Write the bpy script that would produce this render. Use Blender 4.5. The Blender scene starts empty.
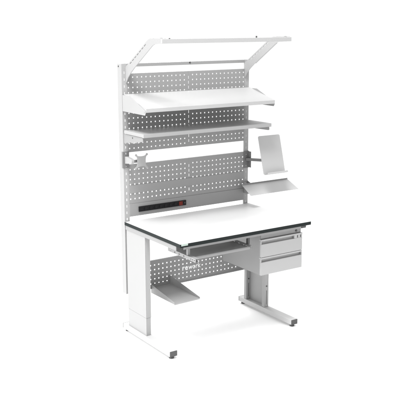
import bpy, bmesh, math, random
from mathutils import Vector, Matrix, Euler

random.seed(4)
scene = bpy.context.scene
col = scene.collection
R = math.radians
PITCH = 0.038            # hole pitch of the perforated panels
W = 28 * PITCH           # first to last hole column

# ------------------------------------------------------------------ materials
def mat(name, color, rough=0.5, metal=0.0, bump=0.0, bscale=900.0, vary=0.0, coat=0.0, spec=0.4):
    m = bpy.data.materials.new(name)
    m.use_nodes = True
    nt = m.node_tree
    b = nt.nodes['Principled BSDF']
    b.inputs['Base Color'].default_value = (*color, 1)
    b.inputs['Roughness'].default_value = rough
    b.inputs['Metallic'].default_value = metal
    b.inputs['Specular IOR Level'].default_value = spec
    tc = nt.nodes.new('ShaderNodeTexCoord')
    if vary > 0:
        n = nt.nodes.new('ShaderNodeTexNoise')
        n.inputs['Scale'].default_value = 5.0
        n.inputs['Detail'].default_value = 6.0
        nt.links.new(tc.outputs['Object'], n.inputs['Vector'])
        mr = nt.nodes.new('ShaderNodeMapRange')
        mr.inputs['From Min'].default_value = 0.3
        mr.inputs['From Max'].default_value = 0.7
        mr.inputs['To Min'].default_value = rough - vary
        mr.inputs['To Max'].default_value = rough + vary
        nt.links.new(n.outputs['Fac'], mr.inputs['Value'])
        nt.links.new(mr.outputs['Result'], b.inputs['Roughness'])
        mx = nt.nodes.new('ShaderNodeMix'); mx.data_type = 'RGBA'
        mx.inputs['A'].default_value = (*[c * 0.975 for c in color], 1)
        mx.inputs['B'].default_value = (*[min(1, c * 1.025) for c in color], 1)
        nt.links.new(n.outputs['Fac'], mx.inputs['Factor'])
        nt.links.new(mx.outputs['Result'], b.inputs['Base Color'])
    if bump > 0:
        n2 = nt.nodes.new('ShaderNodeTexNoise')
        n2.inputs['Scale'].default_value = bscale
        n2.inputs['Detail'].default_value = 2.0
        nt.links.new(tc.outputs['Object'], n2.inputs['Vector'])
        bp = nt.nodes.new('ShaderNodeBump')
        bp.inputs['Strength'].default_value = bump
        bp.inputs['Distance'].default_value = 0.0006
        nt.links.new(n2.outputs['Fac'], bp.inputs['Height'])
        nt.links.new(bp.outputs['Normal'], b.inputs['Normal'])
    return m

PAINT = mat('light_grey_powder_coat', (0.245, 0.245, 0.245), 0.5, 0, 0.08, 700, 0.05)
PAINT2 = mat('light_grey_powder_coat_lit', (0.38, 0.38, 0.38), 0.45, 0, 0.08, 700, 0.05)  # same paint as the panels, brighter light put into the colour
PAINT3 = mat('light_grey_powder_coat_full_lit', (0.46, 0.46, 0.46), 0.45, 0, 0.08, 700, 0.05)  # same paint again, feet lightened in colour to look fully lit
PAINT4 = mat('light_grey_powder_coat_half_lit', (0.305, 0.305, 0.305), 0.45, 0, 0.08, 700, 0.05)  # same paint, lightened in colour for parts that catch more light
LAMINATE = mat('white_laminate', (0.52, 0.52, 0.52), 0.42, 0, 0.1, 900, 0.05)
EDGE = mat('dark_edge_band', (0.013, 0.017, 0.017), 0.6, 0, 0.15, 500, 0.05, spec=0.15)
CAP = mat('dark_grey_plastic', (0.06, 0.06, 0.06), 0.5, 0, 0.2, 500, 0.05)
BLACK = mat('black_plastic', (0.009, 0.009, 0.010), 0.5, 0, 0, 500, 0.05, spec=0.2)
HOLE = mat('socket_black', (0.005, 0.005, 0.005), 0.6)
RED = mat('red_switch_plastic', (0.13, 0.015, 0.009), 0.45, spec=0.2)
ZINC = mat('zinc_steel', (0.34, 0.34, 0.335), 0.42, 0.5, 0.2, 400, 0.08)
BOLT = mat('dark_bolt_steel', (0.10, 0.10, 0.10), 0.4, 0.8)
CLIP = mat('pale_green_plastic', (0.36, 0.43, 0.39), 0.5)
CLAMP = mat('mid_grey_powder_coat', (0.15, 0.15, 0.15), 0.5, 0, 0.08, 700, 0.05)
PRINT = mat('white_print', (0.85, 0.85, 0.85), 0.5)
LIP_GREY = mat('grey_lip_strip', (0.20, 0.20, 0.20), 0.7)  # lip tone, darker than the tray plate
FLOOR = mat('white_studio_floor', (0.97, 0.97, 0.97), 0.9, 0, 0, 1, 0.0, spec=0.0)

# ------------------------------------------------------------------ mesh helpers
def _merge(bm, tmp):
    me = bpy.data.meshes.new('tmp')
    tmp.to_mesh(me); tmp.free()
    bm.from_mesh(me)
    bpy.data.meshes.remove(me)

def _bevel(tmp, bev, seg=2):
    if bev > 0:
        bmesh.ops.bevel(tmp, geom=list(tmp.edges), offset=bev, segments=seg,
                        affect='EDGES', profile=0.5, clamp_overlap=True)

def box(bm, x0, x1, y0, y1, z0, z1, bev=0.0015):
    t = bmesh.new()
    bmesh.ops.create_cube(t, size=1)
    for v in t.verts:
        v.co = Vector(((x0 + x1) / 2 + v.co.x * (x1 - x0),
                       (y0 + y1) / 2 + v.co.y * (y1 - y0),
                       (z0 + z1) / 2 + v.co.z * (z1 - z0)))
    _bevel(t, min(bev, 0.3 * min(x1 - x0, y1 - y0, z1 - z0)))
    _merge(bm, t)

def prism(bm, pts, axis, a0, a1, bev=0.001):
    """polygon extruded along axis: 'x' pts=(y,z); 'y' pts=(x,z); 'z' pts=(x,y)"""
    t = bmesh.new()
    def P(p, a):
        return {'x': (a, p[0], p[1]), 'y': (p[0], a, p[1]), 'z': (p[0], p[1], a)}[axis]
    lo = [t.verts.new(P(p, a0)) for p in pts]
    hi = [t.verts.new(P(p, a1)) for p in pts]
    n = len(pts)
    t.faces.new(lo); t.faces.new(hi)
    for i in range(n):
        t.faces.new((lo[i], lo[(i + 1) % n], hi[(i + 1) % n], hi[i]))
    bmesh.ops.recalc_face_normals(t, faces=t.faces)
    _bevel(t, bev)
    _merge(bm, t)

def hexa(bm, c, bev=0.0):
    """eight corners: bottom ring of four, top ring of four"""
    t = bmesh.new()
    v = [t.verts.new(p) for p in c]
    for f in ((0, 1, 2, 3), (4, 5, 6, 7), (0, 1, 5, 4), (1, 2, 6, 5), (2, 3, 7, 6), (3, 0, 4, 7)):
        t.faces.new([v[i] for i in f])
    bmesh.ops.recalc_face_normals(t, faces=t.faces)
    _bevel(t, bev)
    _merge(bm, t)

def cyl(bm, p0, p1, r, seg=20, bev=0.0, r2=None):
    p0 = Vector(p0); p1 = Vector(p1); d = p1 - p0
    t = bmesh.new()
    bmesh.ops.create_cone(t, cap_ends=True, segments=seg, radius1=r, radius2=r if r2 is None else r2, depth=d.length)
    q = d.to_track_quat('Z', 'Y').to_matrix().to_4x4()
    bmesh.ops.transform(t, matrix=Matrix.Translation((p0 + p1) / 2) @ q, verts=t.verts)
    if bev > 0:
        es = [e for e in t.edges if len(e.link_faces) == 2 and any(len(f.verts) > 4 for f in e.link_faces)]
        bmesh.ops.bevel(t, geom=es, offset=bev, segments=2, affect='EDGES', clamp_overlap=True)
    _merge(bm, t)

def plate_holes(bm, u0, u1, v0, v1, holes, fn, th):
    """thin plate with rectangular through-holes; fn(u, v, d) gives the point, d = 0 front, th = back"""
    us = sorted({round(a, 5) for a in [u0, u1] + [h[0] for h in holes] + [h[1] for h in holes] if u0 - 1e-6 <= a <= u1 + 1e-6})
    vs = sorted({round(a, 5) for a in [v0, v1] + [h[2] for h in holes] + [h[3] for h in holes] if v0 - 1e-6 <= a <= v1 + 1e-6})
    nu, nv = len(us) - 1, len(vs) - 1
    solid = [[True] * nv for _ in range(nu)]
    for h in holes:
        for i in range(nu):
            cu = (us[i] + us[i + 1]) / 2
            if not (h[0] < cu < h[1]): continue
            for j in range(nv):
                cv = (vs[j] + vs[j + 1]) / 2
                if h[2] < cv < h[3]: solid[i][j] = False
    t = bmesh.new(); cache = {}
    def V(i, j, k):
        if (i, j, k) not in cache:
            cache[(i, j, k)] = t.verts.new(fn(us[i], vs[j], th * k))
        return cache[(i, j, k)]
    for i in range(nu):
        for j in range(nv):
            if not solid[i][j]: continue
            for k in (0, 1):
                t.faces.new((V(i, j, k), V(i + 1, j, k), V(i + 1, j + 1, k), V(i, j + 1, k)))
            for di, dj, a, b in ((-1, 0, (0, 0), (0, 1)), (1, 0, (1, 0), (1, 1)), (0, -1, (0, 0), (1, 0)), (0, 1, (0, 1), (1, 1))):
                ii, jj = i + di, j + dj
                if 0 <= ii < nu and 0 <= jj < nv and solid[ii][jj]: continue
                t.faces.new((V(i + a[0], j + a[1], 0), V(i + b[0], j + b[1], 0), V(i + b[0], j + b[1], 1), V(i + a[0], j + a[1], 1)))
    bmesh.ops.recalc_face_normals(t, faces=t.faces)
    _merge(bm, t)

def poly_holes(bm, outer, holes, a0, a1):
    """flat bar lying in the y-z plane between x = a0 and x = a1, with polygonal through-holes"""
    t = bmesh.new(); loops = []
    for lp in [outer] + holes:
        vs = [t.verts.new((a0, y, z)) for y, z in lp]
        loops.append(vs)
        for i in range(len(vs)): t.edges.new((vs[i], vs[(i + 1) % len(vs)]))
    bmesh.ops.triangle_fill(t, edges=list(t.edges), use_beauty=True)
    fs = list(t.faces)
    twin = {}
    for vs in loops:
        for v in vs: twin[v] = t.verts.new((a1, v.co.y, v.co.z))
    for f in fs: t.faces.new([twin[v] for v in f.verts])
    for vs in loops:
        for i in range(len(vs)):
            a, b = vs[i], vs[(i + 1) % len(vs)]
            t.faces.new((a, b, twin[b], twin[a]))
    bmesh.ops.recalc_face_normals(t, faces=t.faces)
    _merge(bm, t)

ORG = {}
def empty(name, loc, label, cat, group=None):
    o = bpy.data.objects.new(name, None)
    o.empty_display_size = 0.1
    col.objects.link(o); o.location = loc
    o['label'] = label; o['category'] = cat
    if group: o['group'] = group
    ORG[o.name] = Vector(loc)
    return o

def part(name, bm, m, parent, label=None, extra=None):
    me = bpy.data.meshes.new(name)
    if not isinstance(bm, bmesh.types.BMesh):
        raise TypeError
    cs = [v.co for v in bm.verts]
    c = Vector([(min(p[i] for p in cs) + max(p[i] for p in cs)) / 2 for i in range(3)])
    for v in bm.verts: v.co -= c
    bm.to_mesh(me); bm.free()
    me.materials.append(m)
    for mm in (extra or []): me.materials.append(mm)
    o = bpy.data.objects.new(name, me)
    col.objects.link(o)
    ORG[o.name] = c
    if parent:
        o.parent = parent
        o.location = c - ORG[parent.name]
    else:
        o.location = c
    if label: o['label'] = label
    return o

def B(): return bmesh.new()

# ------------------------------------------------------------------ setting
bm = B()
bmesh.ops.create_grid(bm, x_segments=1, y_segments=1, size=60)
fl = part('floor', bm, FLOOR, None)
fl['kind'] = 'structure'

# ------------------------------------------------------------------ workbench
XL, XR = -0.061, 1.125           # worktop
YF, YB = -0.797, -0.004
ZT = 0.893
bench = empty('workbench', (W / 2, -0.35, 0),
              'light grey steel workbench with white worktop, perforated back panels, two shelves and a drawer block', 'workbench')

# worktop
bm = B()
box(bm, XL + 0.002, XR - 0.002, YF + 0.002, YB - 0.002, ZT - 0.025, ZT, 0.0006)
top = part('worktop', bm, LAMINATE, bench, 'white worktop with dark edge')
bm = B()
e0, e1 = ZT - 0.0255, ZT - 0.0005
box(bm, XL, XR, YF, YF + 0.002, e0, e1, 0.0005)
box(bm, XL, XR, YB - 0.002, YB, e0, e1, 0.0005)
box(bm, XL, XL + 0.002, YF + 0.0021, YB - 0.0021, e0, e1, 0.0005)
box(bm, XR - 0.002, XR, YF + 0.0021, YB - 0.0021, e0, e1, 0.0005)
part('edge_band', bm, EDGE, top)
bm = B()
box(bm, XL + 0.008, XL + 0.062, YF - 0.004, YF - 0.0005, ZT - 0.013, ZT + 0.0004, 0.001)
part('edge_clip', bm, CLIP, top, 'pale green clip on the front corner of the worktop')

# side beams under the worktop
ZB0, ZB1 = 0.834, 0.8665
for s in (0, 1):
    a, b = (-0.058, -0.004) if s == 0 else (W + 0.004, W + 0.058)
    bm = B(); box(bm, a, b, -0.738, -0.012, ZB0, ZB1, 0.002)
    be = part('side_beam', bm, PAINT, bench)
    bm = B()
    box(bm, a, b, -0.745, -0.7385, ZB0 - 0.0003, ZB1 - 0.0005, 0.0015)
    part('end_cap', bm, CAP, be)
bm = B()
box(bm, -0.003, W + 0.003, -0.750, -0.722, ZB0 + 0.002, ZB1, 0.002)
part('front_rail', bm, PAINT, bench)
bm = B()
box(bm, -0.003, W + 0.003, -0.06, -0.03, ZB0 + 0.002, ZB1, 0.002)
part('rear_rail', bm, PAINT, bench)

# legs and feet
FT = 0.061
def leg(s):
    def X(x): return x if s == 0 else W - x
    def bx(bm, xa, xb, *r, **k):
        a, b = sorted((X(xa), X(xb))); box(bm, a, b, *r, **k)
    # upper sleeve: web on the outside, a post at either end
    bm = B()
    zs = 0.203 if s == 0 else FT + 0.0005
    zt = 0.833
    for y0, y1 in ((-0.3005, -0.268), (-0.054, -0.0215)):
        bx(bm, -0.0518, -0.011, y0, y1, zs, zt, bev=0.002)
    bx(bm, -0.0545, -0.0520, -0.301, -0.021, zs, zt, bev=0.0008)
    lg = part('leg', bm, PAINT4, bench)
    if s == 0:
        bm = B()
        for y0, y1 in ((-0.2985, -0.270), (-0.052, -0.0235)):
            bx(bm, -0.0505, -0.013, y0, y1, FT + 0.0005, 0.2025, bev=0.002)
        bx(bm, -0.0530, -0.0507, -0.299, -0.023, FT + 0.0005, 0.2015, bev=0.0008)
        part('lower_leg', bm, PAINT4, lg)
    if s == 1:
        for yf in (-0.3005, -0.054):
            bm = B(); bx(bm, -0.0375, -0.0325, yf - 0.0008, yf + 0.002, 0.083, 0.205, bev=0.0004)
            part('slot_shade', bm, CAP, lg)  # no opening cut; solid dark strip stands for the shade inside
            bm = B(); cyl(bm, (X(-0.035), yf - 0.004, 0.242), (X(-0.035), yf + 0.002, 0.242), 0.0065, 16, 0.001)
            part('bolt', bm, BOLT, lg)
    # foot
    bm = B(); bx(bm, -0.068, -0.006, -0.655, 0.044, 0.02, FT, bev=0.003)
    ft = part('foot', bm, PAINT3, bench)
    for y0, y1 in ((-0.661, -0.6555), (0.0445, 0.050)):
        bm = B(); bx(bm, -0.0675, -0.0065, y0, y1, 0.0205, FT - 0.0005, bev=0.0015)
        part('end_cap', bm, CAP, ft)
    for yy in (-0.63, 0.02):
        bm = B()
        cyl(bm, (X(-0.037), yy, 0.0), (X(-0.037), yy, 0.012), 0.02, 24, 0.002, 0.017)
        cyl(bm, (X(-0.037), yy, 0.012), (X(-0.037), yy, 0.0205), 0.006, 12)
        part('glide', bm, CAP, ft)
leg(0); leg(1)

# uprights: slotted C profiles
UX0, UX1 = -0.056, -0.012
def upright(s):
    def X(x): return x if s == 0 else W - x
    a, b = sorted((X(UX0), X(UX1)))
    c = (a + b) / 2
    z0, z1 = 0.31, 2.085
    bm = B()
    holes = []
    z = 0.345
    while z < z1 - 0.03:
        holes.append((c - 0.0034, c + 0.0034, z, z + 0.018))
        z += 0.0505
    plate_holes(bm, a, b, z0, z1, holes, lambda u, v, d: (u, d, v), 0.002)
    o0 = a if s == 0 else b - 0.002
    box(bm, o0, o0 + 0.002, 0.0021, 0.062, z0, z1, 0.0004)
    i0 = b - 0.002 if s == 0 else a
    box(bm, i0, i0 + 0.002, 0.0021, 0.010, z0, z1, 0.0)
    up = part('upright', bm, PAINT4, bench)
    bm = B()
    cyl(bm, (X(UX0) + (-0.003 if s == 0 else 0.003), 0.045, 2.066), (X(UX0), 0.045, 2.066), 0.006, 14, 0.001)
    part('bolt', bm, BOLT, up)
upright(0); upright(1)

# top rail between the uprights
bm = B(); box(bm, UX1 + 0.0005, W - UX1 - 0.0005, 0.002, 0.032, 2.062, 2.0855, 0.0015)
tr = part('top_rail', bm, PAINT, bench)
bm = B(); cyl(bm, (0.546, -0.002, 2.079), (0.546, 0.003, 2.079), 0.007, 14, 0.001)
part('bolt', bm, BOLT, tr)

# perforated panels
HS = 0.0049
def perf(x0, x1, z0, z1, cols, rows, seam=None, label=None, flange=0.016):
    holes = [(x - HS, x + HS, z - HS, z + HS) for x in cols for z in rows]
    if seam:
        sx, ws = seam
        for k in range(len(rows) - 1):
            zc = (rows[k] + rows[k + 1]) / 2
            holes.append((min(sx, sx + ws), max(sx, sx + ws), zc - 0.012, zc + 0.010))
    bm = B()
    plate_holes(bm, x0, x1, z0, z1, holes, lambda u, v, d: (u, 0.0005 + d, v), 0.0015)
    box(bm, x0, x1, 0.0021, flange, z1 - 0.0015, z1, 0.0)
    box(bm, x0, x1, 0.0021, flange, z0, z0 + 0.0015, 0.0)
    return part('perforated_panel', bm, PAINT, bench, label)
MID = 14 * PITCH
colsL = [i * PITCH for i in range(14)]
colsR = [i * PITCH for i in range(15, 29)]
rowsT = [1.985 - k * PITCH for k in range(15)]
rowsM = [1.290 - k * PITCH for k in range(7) if k != 4]
PX0, PX1 = UX1 + 0.0008, W - UX1 - 0.0008
for z0, z1, rows in ((1.425, 2.013, rowsT), (1.0255, 1.332, rowsM)):
    perf(PX0, MID - 0.0005, z0, z1, colsL, rows, (MID - 0.0005, -0.0018))
    perf(MID + 0.0005, PX1, z0, z1, colsR, rows, (MID + 0.0005, 0.0018))
low = perf(-0.010, 1.074, 0.316, 0.543, [0.0125 + i * PITCH for i in range(28)], [0.503 - k * PITCH for k in range(5)],
           label='lower perforated panel with white lettering')
bm = B()
box(bm, -0.010, 1.074, -0.012, 0.0003, 0.3145, 0.3158, 0.0003)
part('lower_flange', bm, PAINT, low)
# the white lettering on the lower panel
def lettering(name, text, x, z, h, y, parent, offset, spacing=1.0, sx=0.8, heavy=0.0):
    cu = bpy.data.curves.new('txt', 'FONT')
    cu.body = text; cu.size = h; cu.extrude = 0.0005; cu.offset = offset; cu.space_character = spacing
    ob = bpy.data.objects.new('txt', cu); col.objects.link(ob)
    dg = bpy.context.evaluated_depsgraph_get()
    me = bpy.data.meshes.new_from_object(ob.evaluated_get(dg))
    bpy.data.objects.remove(ob); bpy.data.curves.remove(cu)
    me.transform(Matrix.Diagonal((sx, 1, 1, 1)))
    x0 = min(v.co.x for v in me.vertices)
    me.transform(Matrix.Translation((x - x0, y, z)) @ Matrix.Rotation(R(90), 4, 'X'))
    b = B()
    for k, (dx, dz_) in enumerate(((0, 0), (1, 0), (-1, 0), (0, 1), (0, -1), (0.7, 0.7), (-0.7, 0.7), (0.7, -0.7), (-0.7, -0.7))):
        if k and not heavy: break
        m2 = me.copy(); m2.transform(Matrix.Translation((dx * heavy, -0.00008 * k, dz_ * heavy)))
        b.from_mesh(m2); bpy.data.meshes.remove(m2)
    bpy.data.meshes.remove(me)
    wd = max(v.co.x for v in b.verts)
    return part(name, b, PRINT, parent), wd
_, xe = lettering('lettering', 're', 0.463, 0.412, 0.064, -0.0006, low, 0.0, 1.12, 0.96, 0.0021)
_, xe = lettering('lettering', 'work', xe + 0.005, 0.412, 0.062, -0.0006, low, 0.0, 1.05, 0.84, 0.0010)

# plain cover strip on the middle panel
bm = B(); box(bm, PX0 - 0.004, PX1 + 0.004, -0.0045, 0.0, 1.106, 1.170, 0.0012)
part('cover_strip', bm, PAINT, bench)

# power rail with its socket strip
bm = B()
box(bm, PX0 - 0.001, PX1 + 0.001, -0.0035, 0.040, 0.925, 1.0245, 0.0015)
part('power_rail', bm, PAINT, bench)
SX0, SX1, SZ0, SZ1 = 0.064, 0.496, 0.956, 0.997
bm = B()
box(bm, SX0, SX1, -0.0125, -0.0036, SZ0, SZ1, 0.0015)
strip = part('socket_strip', bm, BLACK, bench, 'black socket strip with a red switch')
n = 8; pw = 0.0447
for i in range(n):
    xc = SX0 + 0.0225 + i * pw
    bm = B()
    t = 0.0185
    box(bm, xc - 0.0205, xc + 0.0205, -0.0145, -0.0126, SZ0 + 0.0015, SZ1 - 0.0015, 0.0008)
    # ring round the recess
    segs = 28
    tmp = bmesh.new()
    ri, ro = 0.0145, 0.0178
    ring = []
    for k in range(segs):
        a = 2 * math.pi * k / segs
        ca, sa = math.cos(a), math.sin(a); zc = (SZ0 + SZ1) / 2
        ring.append([tmp.verts.new((xc + r * ca, y, zc + r * sa)) for r, y in ((ro, -0.0146), (ro, -0.0172), (ri, -0.0172), (ri, -0.0146))])
    for k in range(segs):
        p, q = ring[k], ring[(k + 1) % segs]
        for m_ in range(3):
            tmp.faces.new((p[m_], p[m_ + 1], q[m_ + 1], q[m_]))
    bmesh.ops.recalc_face_normals(tmp, faces=tmp.faces)
    _merge(bm, tmp)
    for dx in (-0.0065, 0.0065):
        cyl(bm, (xc + dx * 0.9, -0.0152, (SZ0 + SZ1) / 2 + dx * 0.5), (xc + dx * 0.9, -0.0146, (SZ0 + SZ1) / 2 + dx * 0.5), 0.0024, 10)
    part('socket', bm, BLACK, strip)
xc = 0.4435
bm = B(); box(bm, xc - 0.0165, xc + 0.0165, -0.0175, -0.0126, SZ0 + 0.005, SZ1 - 0.005, 0.002)
part('switch', bm, RED, strip, 'red rocker switch')
bm = B(); cyl(bm, (0.481, -0.0155, 0.9765), (0.481, -0.0126, 0.9765), 0.006, 16, 0.001)
part('fuse_cap', bm, CAP, strip)
bm = B(); cyl(bm, (0.053, -0.0055, 0.977), (0.053, -0.0036, 0.977), 0.003, 12, 0.0006)
part('screw', bm, ZINC, strip)

# overhead lamp frame: two slanted arms and a front bar
armp = [(-0.0005, 2.062), (-0.124, 2.137), (-0.304, 2.248), (-0.335, 2.265), (-0.365, 2.2735), (-0.5205, 2.2735),
        (-0.5205, 2.240), (-0.425, 2.235), (-0.395, 2.224), (-0.256, 2.138), (-0.133, 2.061), (-0.075, 2.020), (-0.035, 1.985), (-0.0005, 1.940)]
aslots = []
sd = Vector((-0.180, 0.111)).normalized(); sn = Vector((sd.y, -sd.x)) * (1 if sd.x > 0 else -1)
if sn.y > 0: sn = -sn
for k in range(7):
    c0 = Vector((-0.062, 2.099)) + sn * 0.0135 + sd * (k * 0.041); c1 = c0 + sd * 0.029
    aslots.append([tuple(c0 - sn * 0.0036), tuple(c1 - sn * 0.0036), tuple(c1 + sn * 0.0036), tuple(c0 + sn * 0.0036)])
for s in (0, 1):
    a, b = (-0.022, -0.016) if s == 0 else (W + 0.010, W + 0.016)
    bm = B(); poly_holes(bm, armp, aslots, a, b)
    # folded rims of the arm, on the outer side of the upper end
    o0, o1 = (b + 0.0002, b + 0.012) if s == 0 else (b + 0.0002, b + 0.010)
    if s == 1:
        prism(bm, [(-0.133, 2.061), (-0.256, 2.138), (-0.395, 2.224), (-0.395, 2.2265), (-0.256, 2.1405), (-0.133, 2.0635)], 'x', o0, o1, 0.0)
    prism(bm, [(-0.015, 2.068), (-0.124, 2.134), (-0.304, 2.245), (-0.304, 2.2475), (-0.124, 2.1365), (-0.015, 2.0705)], 'x', o0, o1, 0.0)
    box(bm, a, b + 0.030, -0.5200, -0.40, 2.2736, 2.2755, 0.0)
    ar = part('lamp_arm', bm, PAINT4, bench)
    bm = B(); cyl(bm, (b + 0.015, -0.48, 2.2756), (b + 0.015, -0.48, 2.2785), 0.010, 20, 0.001)
    part('bolt', bm, ZINC, ar)
bm = B(); box(bm, -0.029, W + 0.047, -0.537, -0.521, 2.241, 2.2715, 0.0015)
bar = part('lamp_bar', bm, PAINT2, bench)
for x in (0.035, 0.783):
    bm = B(); cyl(bm, (x, -0.529, 2.2714), (x, -0.529, 2.284 if x > 0.5 else 2.277), 0.006, 14, 0.001)
    part('bolt', bm, BOLT, bar)

# upper shelf, sloping to the front
def sheet(bm, x0, x1, prof, th, bev=0.0006):
    """open folded sheet: profile (y,z) polyline thickened downwards/inwards"""
    n_ = len(prof); inner = []
    for i, p in enumerate(prof):
        p = Vector(p)
        ds = []
        if i > 0: ds.append((p - Vector(prof[i - 1])).normalized())
        if i < n_ - 1: ds.append((Vector(prof[i + 1]) - p).normalized())
        nn = [Vector((-q.y, q.x)) for q in ds]
        m_ = sum(nn, Vector((0, 0))).normalized()
        inner.append(p + m_ * (th / max(0.3, m_.dot(nn[0]))))
    for i in range(n_ - 1):
        a, b_, c_, d_ = prof[i], prof[i + 1], inner[i + 1], inner[i]
        hexa(bm, [(x0, *a), (x0, *b_), (x0, *c_), (x0, *d_), (x1, *a), (x1, *b_), (x1, *c_), (x1, *d_)])
    bmesh.ops.remove_doubles(bm, verts=bm.verts, dist=1e-5)

bm = B()
sheet(bm, -0.050, W + 0.052, [(-0.325, 1.755), (-0.345, 1.756), (-0.345, 1.783), (-0.022, 1.864)][::-1], 0.002)
for a_ in (-0.0500, W + 0.0505):
    prism(bm, [(-0.024, 1.8605), (-0.3435, 1.7805), (-0.3435, 1.757), (-0.024, 1.836)], 'x', a_, a_ + 0.0015, 0.0)
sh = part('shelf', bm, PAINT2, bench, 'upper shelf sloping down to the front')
brk = [(-0.0008, 1.858), (-0.110, 1.859), (-0.338, 1.768), (-0.340, 1.752), (-0.330, 1.735), (-0.300, 1.735), (-0.0008, 1.738)]
for s in (0, 1):
    a, b = (-0.0535, -0.0508) if s == 0 else (W + 0.0530, W + 0.0557)
    bm = B(); prism(bm, brk, 'x', a, b, 0.0004)
    for yy, zz in ((-0.322, 1.757),):
        xo = a - 0.002 if s == 0 else b + 0.002
        cyl(bm, (a if s == 0 else b, yy, zz), (xo, yy, zz), 0.005, 12, 0.0006)
    part('shelf_bracket', bm, PAINT4, sh)

# lower shelf, level
bm = B()
prism(bm, [(-0.015, 1.572), (-0.015, 1.597), (-0.306, 1.597), (-0.306, 1.5705), (-0.300, 1.569), (-0.285, 1.572)], 'x', -0.054, W + 0.054, 0.0022)
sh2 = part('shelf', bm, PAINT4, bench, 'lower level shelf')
def wavy():
    pts = [(-0.0008, 1.5685), (-0.268, 1.5685), (-0.285, 1.566), (-0.287, 1.546)]
    base = [(-0.275, 1.536), (-0.142, 1.516), (-0.0008, 1.497)]
    N = 40
    for k in range(N + 1):
        y = -0.275 + (0.2742) * k / N
        z = 1.536 + (1.497 - 1.536) * k / N
        z += 0.0035 * (1 if math.sin(2 * math.pi * (y + 0.27) / 0.052) > 0.2 else -1)
        pts.append((y, z))
    return pts
for s in (0, 1):
    a, b = (-0.0485, -0.0455) if s == 0 else (W + 0.0455, W + 0.0485)
    bm = B(); prism(bm, wavy() if s == 0 else [(-0.0008, 1.5685), (-0.268, 1.5685), (-0.285, 1.566), (-0.287, 1.546), (-0.278, 1.540), (-0.0008, 1.535)], 'x', a, b, 0.0)
    part('shelf_bracket', bm, PAINT, sh2)
    xo = a - 0.001 if s == 0 else b + 0.001
    bm = B(); cyl(bm, (a if s == 0 else b, -0.135, 1.552), (xo, -0.135, 1.552), 0.006, 14)
    part('bolt', bm, BOLT, sh2)

# drawer block under the right side
DX0, DX1, DY0, DY1, DZ0, DZ1 = 0.700, 1.096, -0.712, -0.235, 0.517, 0.834
bm = B()
box(bm, DX0, DX0 + 0.003, DY0, DY1, DZ0, DZ1, 0.0006)
box(bm, DX1 - 0.003, DX1, DY0, DY1, DZ0, DZ1, 0.0006)
box(bm, DX0 + 0.0031, DX1 - 0.0031, DY1 - 0.003, DY1, DZ0, DZ1, 0.0)
box(bm, DX0 + 0.0031, DX1 - 0.0031, DY0 + 0.002, DY1 - 0.0031, DZ0, DZ0 + 0.003, 0.0)
box(bm, DX0 + 0.0031, DX1 - 0.0031, DY0 - 0.006, DY1 - 0.0031, 0.7985, DZ1, 0.001)
cab = part('drawer_block', bm, PAINT, bench)
for z0 in (0.6575, 0.517):
    bm = B()
    yf = DY0 - 0.018
    box(bm, DX0 - 0.002, DX1 + 0.004, yf, DY0 - 0.0005, z0, z0 + 0.101, 0.0018)
    box(bm, DX0 + 0.004, DX1 - 0.004, DY0 + 0.004, DY0 + 0.007, z0 + 0.09, z0 + 0.128, 0.0)
    box(bm, DX0 - 0.002, DX1 + 0.004, yf - 0.001, DY0 + 0.006, z0 + 0.126, z0 + 0.138, 0.0018)
    box(bm, DX0 + 0.006, DX1 - 0.006, DY0 + 0.0072, DY1 - 0.02, z0 + 0.005, z0 + 0.09, 0.0)
    # end cheeks closing the finger groove
    box(bm, DX0 - 0.001, DX0 + 0.0025, yf + 0.002, DY0 - 0.0005, z0 + 0.1012, z0 + 0.1258, 0.0)
    if z0 > 0.6:
        box(bm, 1.020, DX1 + 0.0035, yf + 0.001, DY0 + 0.003, z0 + 0.1012, z0 + 0.1258, 0.0006)
    else:
        box(bm, DX1 - 0.0005, DX1 + 0.0035, yf + 0.002, DY0 - 0.0005, z0 + 0.1012, z0 + 0.1258, 0.0)
    part('drawer', bm, PAINT2, cab)
bm = B()
cyl(bm, (1.045, DY0 - 0.0125, 0.816), (1.045, DY0 - 0.006, 0.816), 0.0085, 20, 0.001)
box(bm, 1.0435, 1.0465, DY0 - 0.0135, DY0 - 0.0126, 0.811, 0.821, 0.0)
part('lock', bm, BOLT, cab)
for x in (1.047, 1.078):
    bm = B()
    box(bm, x, x + 0.008, DY0 - 0.0187, DY0 - 0.0171, 0.6575 + 0.104, 0.6575 + 0.123, 0.0004)
    part('catch', bm, CAP, cab)

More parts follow.
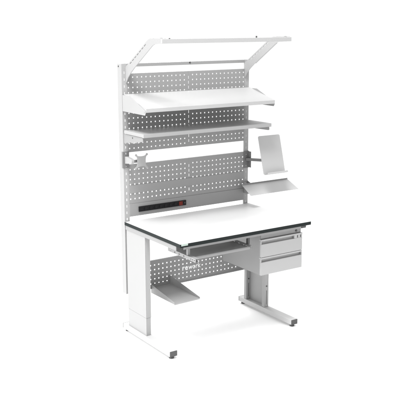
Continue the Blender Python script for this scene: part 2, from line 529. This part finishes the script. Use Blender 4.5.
# keyboard tray on slides under the front
KX0, KX1 = 0.066, 0.560
bm = B()
kp = [(-0.440, 0.775), (-0.440, 0.761), (-0.755, 0.761), (-0.772, 0.765), (-0.776, 0.777), (-0.770, 0.779), (-0.758, 0.775)]
prism(bm, [(-0.44, 0.757), (-0.44, 0.769), (-0.752, 0.769), (-0.760, 0.777), (-0.772, 0.777), (-0.777, 0.771), (-0.777, 0.760), (-0.772, 0.757)], 'x', KX0, KX1, 0.0008)
kt = part('keyboard_tray', bm, PAINT, bench)
for s in (0, 1):
    x0 = 0.034 if s == 0 else KX1 + 0.0015
    y1 = -0.845 if s == 0 else -0.782
    bm = B()
    x1 = x0 + 0.030 if s == 0 else x0 + 0.012
    holes = [(y1 + 0.012 + k * 0.022, y1 + 0.022 + k * 0.022, 0.7685, 0.7755) for k in range(3)] + \
            [(-0.70 + k * 0.06, -0.685 + k * 0.06, 0.769, 0.775) for k in range(4)]
    xs = x0 if s == 0 else x0
    plate_holes(bm, y1, -0.48, 0.760, 0.785, holes, lambda u, v, d, xs=xs: (xs + d, u, v), 0.002)
    box(bm, x0 + 0.0021, x1, y1, -0.48, 0.783, 0.785, 0.0)
    box(bm, x0 + 0.0021, x1, y1, -0.48, 0.760, 0.762, 0.0)
    part('slide', bm, PAINT, kt)
    xh = x0 + (0.004 if s == 0 else 0.002)
    for yy in (-0.738, -0.55):
        bm = B()
        box(bm, xh, xh + 0.02, yy, yy + 0.018, 0.7852, 0.836 if yy < -0.7 else 0.866, 0.001)
        part('hanger', bm, PAINT if s == 0 else CAP, kt)
bm = B()
box(bm, 0.034, 0.042, -0.8475, -0.8452, 0.762, 0.784, 0.0004)
part('slide_stop', bm, CAP, kt)

# ------------------------------------------------------------------ things clamped or hung on the bench
def clamp(bm, s, z0, z1):
    a, b = (UX0 - 0.003, UX1 + 0.003) if s == 0 else (W - UX1 - 0.003, W - UX0 + 0.003)
    holes = [((a + b) / 2 - 0.004, (a + b) / 2 + 0.004, z0 + q, z0 + q + 0.012) for q in (0.012, 0.105)]
    plate_holes(bm, a, b, z0, z1, holes, lambda u, v, d: (u, -0.004 + d, v), 0.003)
    return a, b

# monitor mount
mm = empty('monitor_mount', (-0.034, -0.004, 1.307), 'small grey four-eared monitor mounting plate on a short arm clamped to the left upright', 'monitor mount')
bm = B(); a, b = clamp(bm, 0, 1.307, 1.431)
box(bm, a, a + 0.003, -0.0035, 0.02, 1.307, 1.431, 0.0)
part('clamp', bm, CLAMP, mm)
bm = B()
prism(bm, [(-0.0042, 1.396), (-0.030, 1.398), (-0.098, 1.388), (-0.108, 1.378), (-0.108, 1.362), (-0.098, 1.354), (-0.0042, 1.342)], 'x', -0.046, -0.022, 0.0015)
part('arm', bm, PAINT4, mm)
bm = B()
cyl(bm, (-0.020, -0.092, 1.369), (0.030, -0.092, 1.369), 0.011, 18, 0.001)
box(bm, 0.012, 0.052, -0.116, -0.084, 1.350, 1.388, 0.002)
part('joint', bm, CLAMP, mm)
bm = B()
cx, cz = 0.0325, 1.369
pts = []
H, Vh = 0.050, 0.053
ear = 0.0095
def arcpt(c, r, a0, a1, n_):
    return [(c[0] + r * math.cos(R(a0 + (a1 - a0) * k / n_)), c[1] + r * math.sin(R(a0 + (a1 - a0) * k / n_))) for k in range(n_ + 1)]
# eared square: waist curves between rounded ears
for q in range(4):
    ang = 45 + 90 * q
    ex = cx + H * (1 if q in (0, 3) else -1) * 0.92
    ez = cz + Vh * (1 if q in (0, 1) else -1) * 0.92
    pts += arcpt((ex, ez), ear, ang - 70, ang + 70, 10)
    # concave edge to the next ear
    nx = cx + H * (1 if (q + 1) % 4 in (0, 3) else -1) * 0.92
    nz = cz + Vh * (1 if (q + 1) % 4 in (0, 1) else -1) * 0.92
    mdl = ((ex + nx) / 2, (ez + nz) / 2)
    inw = Vector((cx - mdl[0], cz - mdl[1])).normalized()
    dep = 0.0105
    for k in (-0.74, -0.5, -0.25, 0.0, 0.25, 0.5, 0.74):
        px = mdl[0] + (nx - ex) / 2 * k; pz = mdl[1] + (nz - ez) / 2 * k
        f = dep * (1 - 0.55 * (abs(k) / 0.74) ** 3)
        pts.append((px + inw.x * f, pz + inw.y * f))
prism(bm, pts, 'y', -0.1205, -0.1165, 0.0005)
pl = part('mounting_plate', bm, PAINT4, mm)
for q in range(4):
    ex = cx + H * (1 if q in (0, 3) else -1) * 0.92
    ez = cz + Vh * (1 if q in (0, 1) else -1) * 0.92
    bm = B(); cyl(bm, (ex, -0.1222, ez), (ex, -0.1204, ez), 0.0038, 14, 0.0005)
    part('screw', bm, ZINC, pl)

# document holder
dh = empty('document_holder', (W + 0.034, -0.004, 1.196), 'pale grey upright sheet holder with bottom ledge, on an arm beside the right upright', 'document holder')
bm = B(); a, b = clamp(bm, 1, 1.196, 1.338)
box(bm, b - 0.003, b, -0.038, -0.0042, 1.200, 1.334, 0.0005)
box(bm, b - 0.003, b, -0.0038, 0.02, 1.196, 1.338, 0.0)
part('clamp', bm, CLAMP, dh)
bm = B()
p0, p1 = Vector((1.098, -0.006, 1.268)), Vector((1.150, -0.185, 1.279))
d = (p1 - p0); sd = d.cross(Vector((0, 0, 1))).normalized() * 0.008; up_ = Vector((0, 0, 0.0115))
hexa(bm, [tuple(p0 - sd - up_), tuple(p0 + sd - up_), tuple(p1 + sd - up_), tuple(p1 - sd - up_),
          tuple(p0 - sd + up_), tuple(p0 + sd + up_), tuple(p1 + sd + up_), tuple(p1 - sd + up_)], 0.0015)
part('arm', bm, CLAMP, dh)
T = Vector((1.193, -0.178, 1.481)); Bt = Vector((1.193, -0.262, 1.176))
upv = (T - Bt); hh = upv.length / 2; upv.normalize()
cen = (T + Bt) / 2; nv = Vector((1, 0, 0)).cross(upv).normalized()   # +y-ish or back
if nv.y > 0: nv = -nv
M4 = Matrix(((1, upv.x * 0, 0, 0), (0, 1, 0, 0), (0, 0, 1, 0), (0, 0, 0, 1)))
def plane_pt(u, v, w): return cen + Vector((1, 0, 0)) * u + upv * v + nv * w
bm = B()
hw = 0.112; rr = 0.014
outline = []
for sx_, sy_, a0 in ((1, 1, 0), (-1, 1, 90), (-1, -1, 180), (1, -1, 270)):
    outline += arcpt((sx_ * (hw - rr), sy_ * (hh - rr)), rr, a0, a0 + 90, 6)
prism(bm, outline, 'z', -0.0015, 0.0015, 0.0005)
for v in bm.verts: v.co = plane_pt(v.co.x, v.co.y, v.co.z)
bmesh.ops.recalc_face_normals(bm, faces=bm.faces)
part('back_plate', bm, PAINT2, dh)
bm = B()
def obox(bm, u0, u1, v0, v1, w0, w1):
    hexa(bm, [tuple(plane_pt(*q)) for q in ((u0, v0, w0), (u1, v0, w0), (u1, v1, w0), (u0, v1, w0), (u0, v0, w1), (u1, v0, w1), (u1, v1, w1), (u0, v1, w1))], 0.0006)
obox(bm, -hw + 0.012, hw - 0.002, -hh - 0.0025, -hh - 0.0003, -0.0015, 0.040)
obox(bm, -hw + 0.012, hw - 0.002, -hh - 0.0025, -hh + 0.012, 0.0401, 0.0423)
part('ledge', bm, PAINT2, dh)
bm = B()
obox(bm, -0.075, -0.015, -0.075, 0.0, -0.012, -0.0017)
cyl(bm, tuple(plane_pt(-0.05, -0.022, -0.022) + Vector((0, 0, -0.022))), tuple(plane_pt(-0.05, -0.022, -0.022) + Vector((0, 0, 0.022))), 0.011, 18, 0.001)
part('hinge', bm, CAP, dh)

# side tray
st = empty('side_tray', (W + 0.034, -0.004, 1.0), 'wide grey tray tilted to the front, fixed to the right upright below the sheet holder', 'tray')
tx0, tx1 = 0.998, 1.496
ya, za, yb_, zb = -0.070, 1.064, -0.218, 1.006
bm = B()
hexa(bm, [(tx0 + 0.012, ya, za), (tx1, ya, za), (tx1 - 0.004, yb_, zb), (tx0 - 0.012, yb_, zb),
          (tx0 + 0.012, ya - 0.0008, za + 0.0022), (tx1, ya - 0.0008, za + 0.0022), (tx1 - 0.004, yb_ - 0.0008, zb + 0.0022), (tx0 - 0.012, yb_ - 0.0008, zb + 0.0022)], 0.0006)
part('tray_plate', bm, PAINT2, st)
bm = B()
hexa(bm, [(tx0 + 0.012, ya + 0.0002, za), (tx1 - 0.003, ya + 0.0002, za), (tx1 - 0.003, ya + 0.005, za), (tx0 + 0.012, ya + 0.005, za),
          (tx0 + 0.012, ya + 0.0005, za + 0.014), (tx1 - 0.003, ya + 0.0005, za + 0.014), (tx1 - 0.003, ya + 0.005, za + 0.014), (tx0 + 0.012, ya + 0.005, za + 0.014)], 0.0005)
part('rear_lip', bm, LIP_GREY, st)
bm = B()
for x in (W + 0.014, W + 0.052):
    prism(bm, [(-0.0005, 1.085), (-0.066, 1.063), (-0.200, 1.0105), (-0.190, 1.004), (-0.05, 0.985), (-0.0005, 0.985)], 'x', x, x + 0.0025, 0.0)
box(bm, W + 0.0168, W + 0.0518, -0.004, -0.0005, 0.985, 1.058, 0.0)
part('bracket', bm, PAINT, st)

# hanging tray on the lower panel
ht = empty('hanging_tray', (0.26, -0.001, 0.281), 'grey open tray with tapering side lips, hooked on the lower perforated panel', 'tray')
rl, rrr, fl_, fr_ = (0.168, -0.001, 0.318), (0.345, -0.001, 0.322), (0.170, -0.345, 0.284), (0.408, -0.335, 0.284)
bm = B()
dz = Vector((0, 0, 0.002))
hexa(bm, [rl, rrr, fr_, fl_] + [tuple(Vector(p) + dz) for p in (rl, rrr, fr_, fl_)])
# left lip
hexa(bm, [(0.166, -0.001, 0.279), (0.168, -0.001, 0.279), (0.170, -0.346, 0.281), (0.168, -0.346, 0.281),
          (0.166, -0.001, 0.352), (0.168, -0.001, 0.352), (0.170, -0.346, 0.297), (0.168, -0.346, 0.297)])
# right lip
hexa(bm, [(0.345, -0.001, 0.315), (0.347, -0.001, 0.315), (0.410, -0.336, 0.282), (0.408, -0.336, 0.282),
          (0.345, -0.001, 0.394), (0.347, -0.001, 0.394), (0.410, -0.336, 0.292), (0.408, -0.336, 0.292)])
# front fold
hexa(bm, [(0.170, -0.3465, 0.276), (0.408, -0.3375, 0.276), (0.408, -0.3358, 0.276), (0.170, -0.3448, 0.276),
          (0.170, -0.3465, 0.2862), (0.408, -0.3375, 0.2862), (0.408, -0.3358, 0.2862), (0.170, -0.3448, 0.2862)])
part('tray_body', bm, PAINT2, ht)
bm = B()
box(bm, 0.170, 0.344, -0.0028, -0.0006, 0.318, 0.350, 0.0)
part('back_plate', bm, PAINT, ht)

# ------------------------------------------------------------------ light
w = bpy.data.worlds.new('World'); scene.world = w; w.use_nodes = True
bg = w.node_tree.nodes['Background']
bg.inputs['Color'].default_value = (1, 1, 1, 1)
bg.inputs['Strength'].default_value = 1.08

def area(name, loc, target, sx, sy, power):
    l = bpy.data.lights.new(name, 'AREA'); l.shape = 'RECTANGLE'
    l.size = sx; l.size_y = sy; l.energy = power
    o = bpy.data.objects.new(name, l); col.objects.link(o)
    o.location = loc
    o.rotation_euler = (Vector(target) - Vector(loc)).to_track_quat('-Z', 'Y').to_euler()
    return o
area('overhead_softbox', (-1.6, -1.75, 6.2), (0.5, -0.4, 0.9), 1.8, 1.8, 430)
area('side_softbox', (-2.3, -0.35, 1.45), (0.5, -0.35, 1.25), 1.6, 2.6, 54)
area('rear_floor_fill', (1.3, 3.5, 3.7), (0.5, -0.3, 0.1), 3.0, 2.0, 190)  # added fill behind the bench, brightens the shaded floor under it

# ------------------------------------------------------------------ camera
cd = bpy.data.cameras.new('camera')
cam = bpy.data.objects.new('camera', cd); col.objects.link(cam)
cd.sensor_width = 36; cd.lens = 810.352 / 400 * 36
cd.clip_start = 0.05; cd.clip_end = 500
yaw, pit, rol = R(-33.799), R(-12.338), R(-0.131)
fw = Vector((-math.sin(yaw) * math.cos(pit), math.cos(yaw) * math.cos(pit), math.sin(pit)))
r0 = Vector((math.cos(yaw), math.sin(yaw), 0)); u0 = r0.cross(fw)
r2 = math.cos(rol) * r0 + math.sin(rol) * u0
u2 = -math.sin(rol) * r0 + math.cos(rol) * u0
m3 = Matrix((r2, u2, -fw)).transposed()
cam.matrix_world = Matrix.Translation((-2.92824, -5.32536, 2.37873)) @ m3.to_4x4()
scene.camera = cam

vs = scene.view_settings
scene.display_settings.display_device = 'sRGB'
vs.view_transform = 'Standard'; vs.look = 'None'; vs.exposure = 0; vs.gamma = 1; vs.use_curve_mapping = False
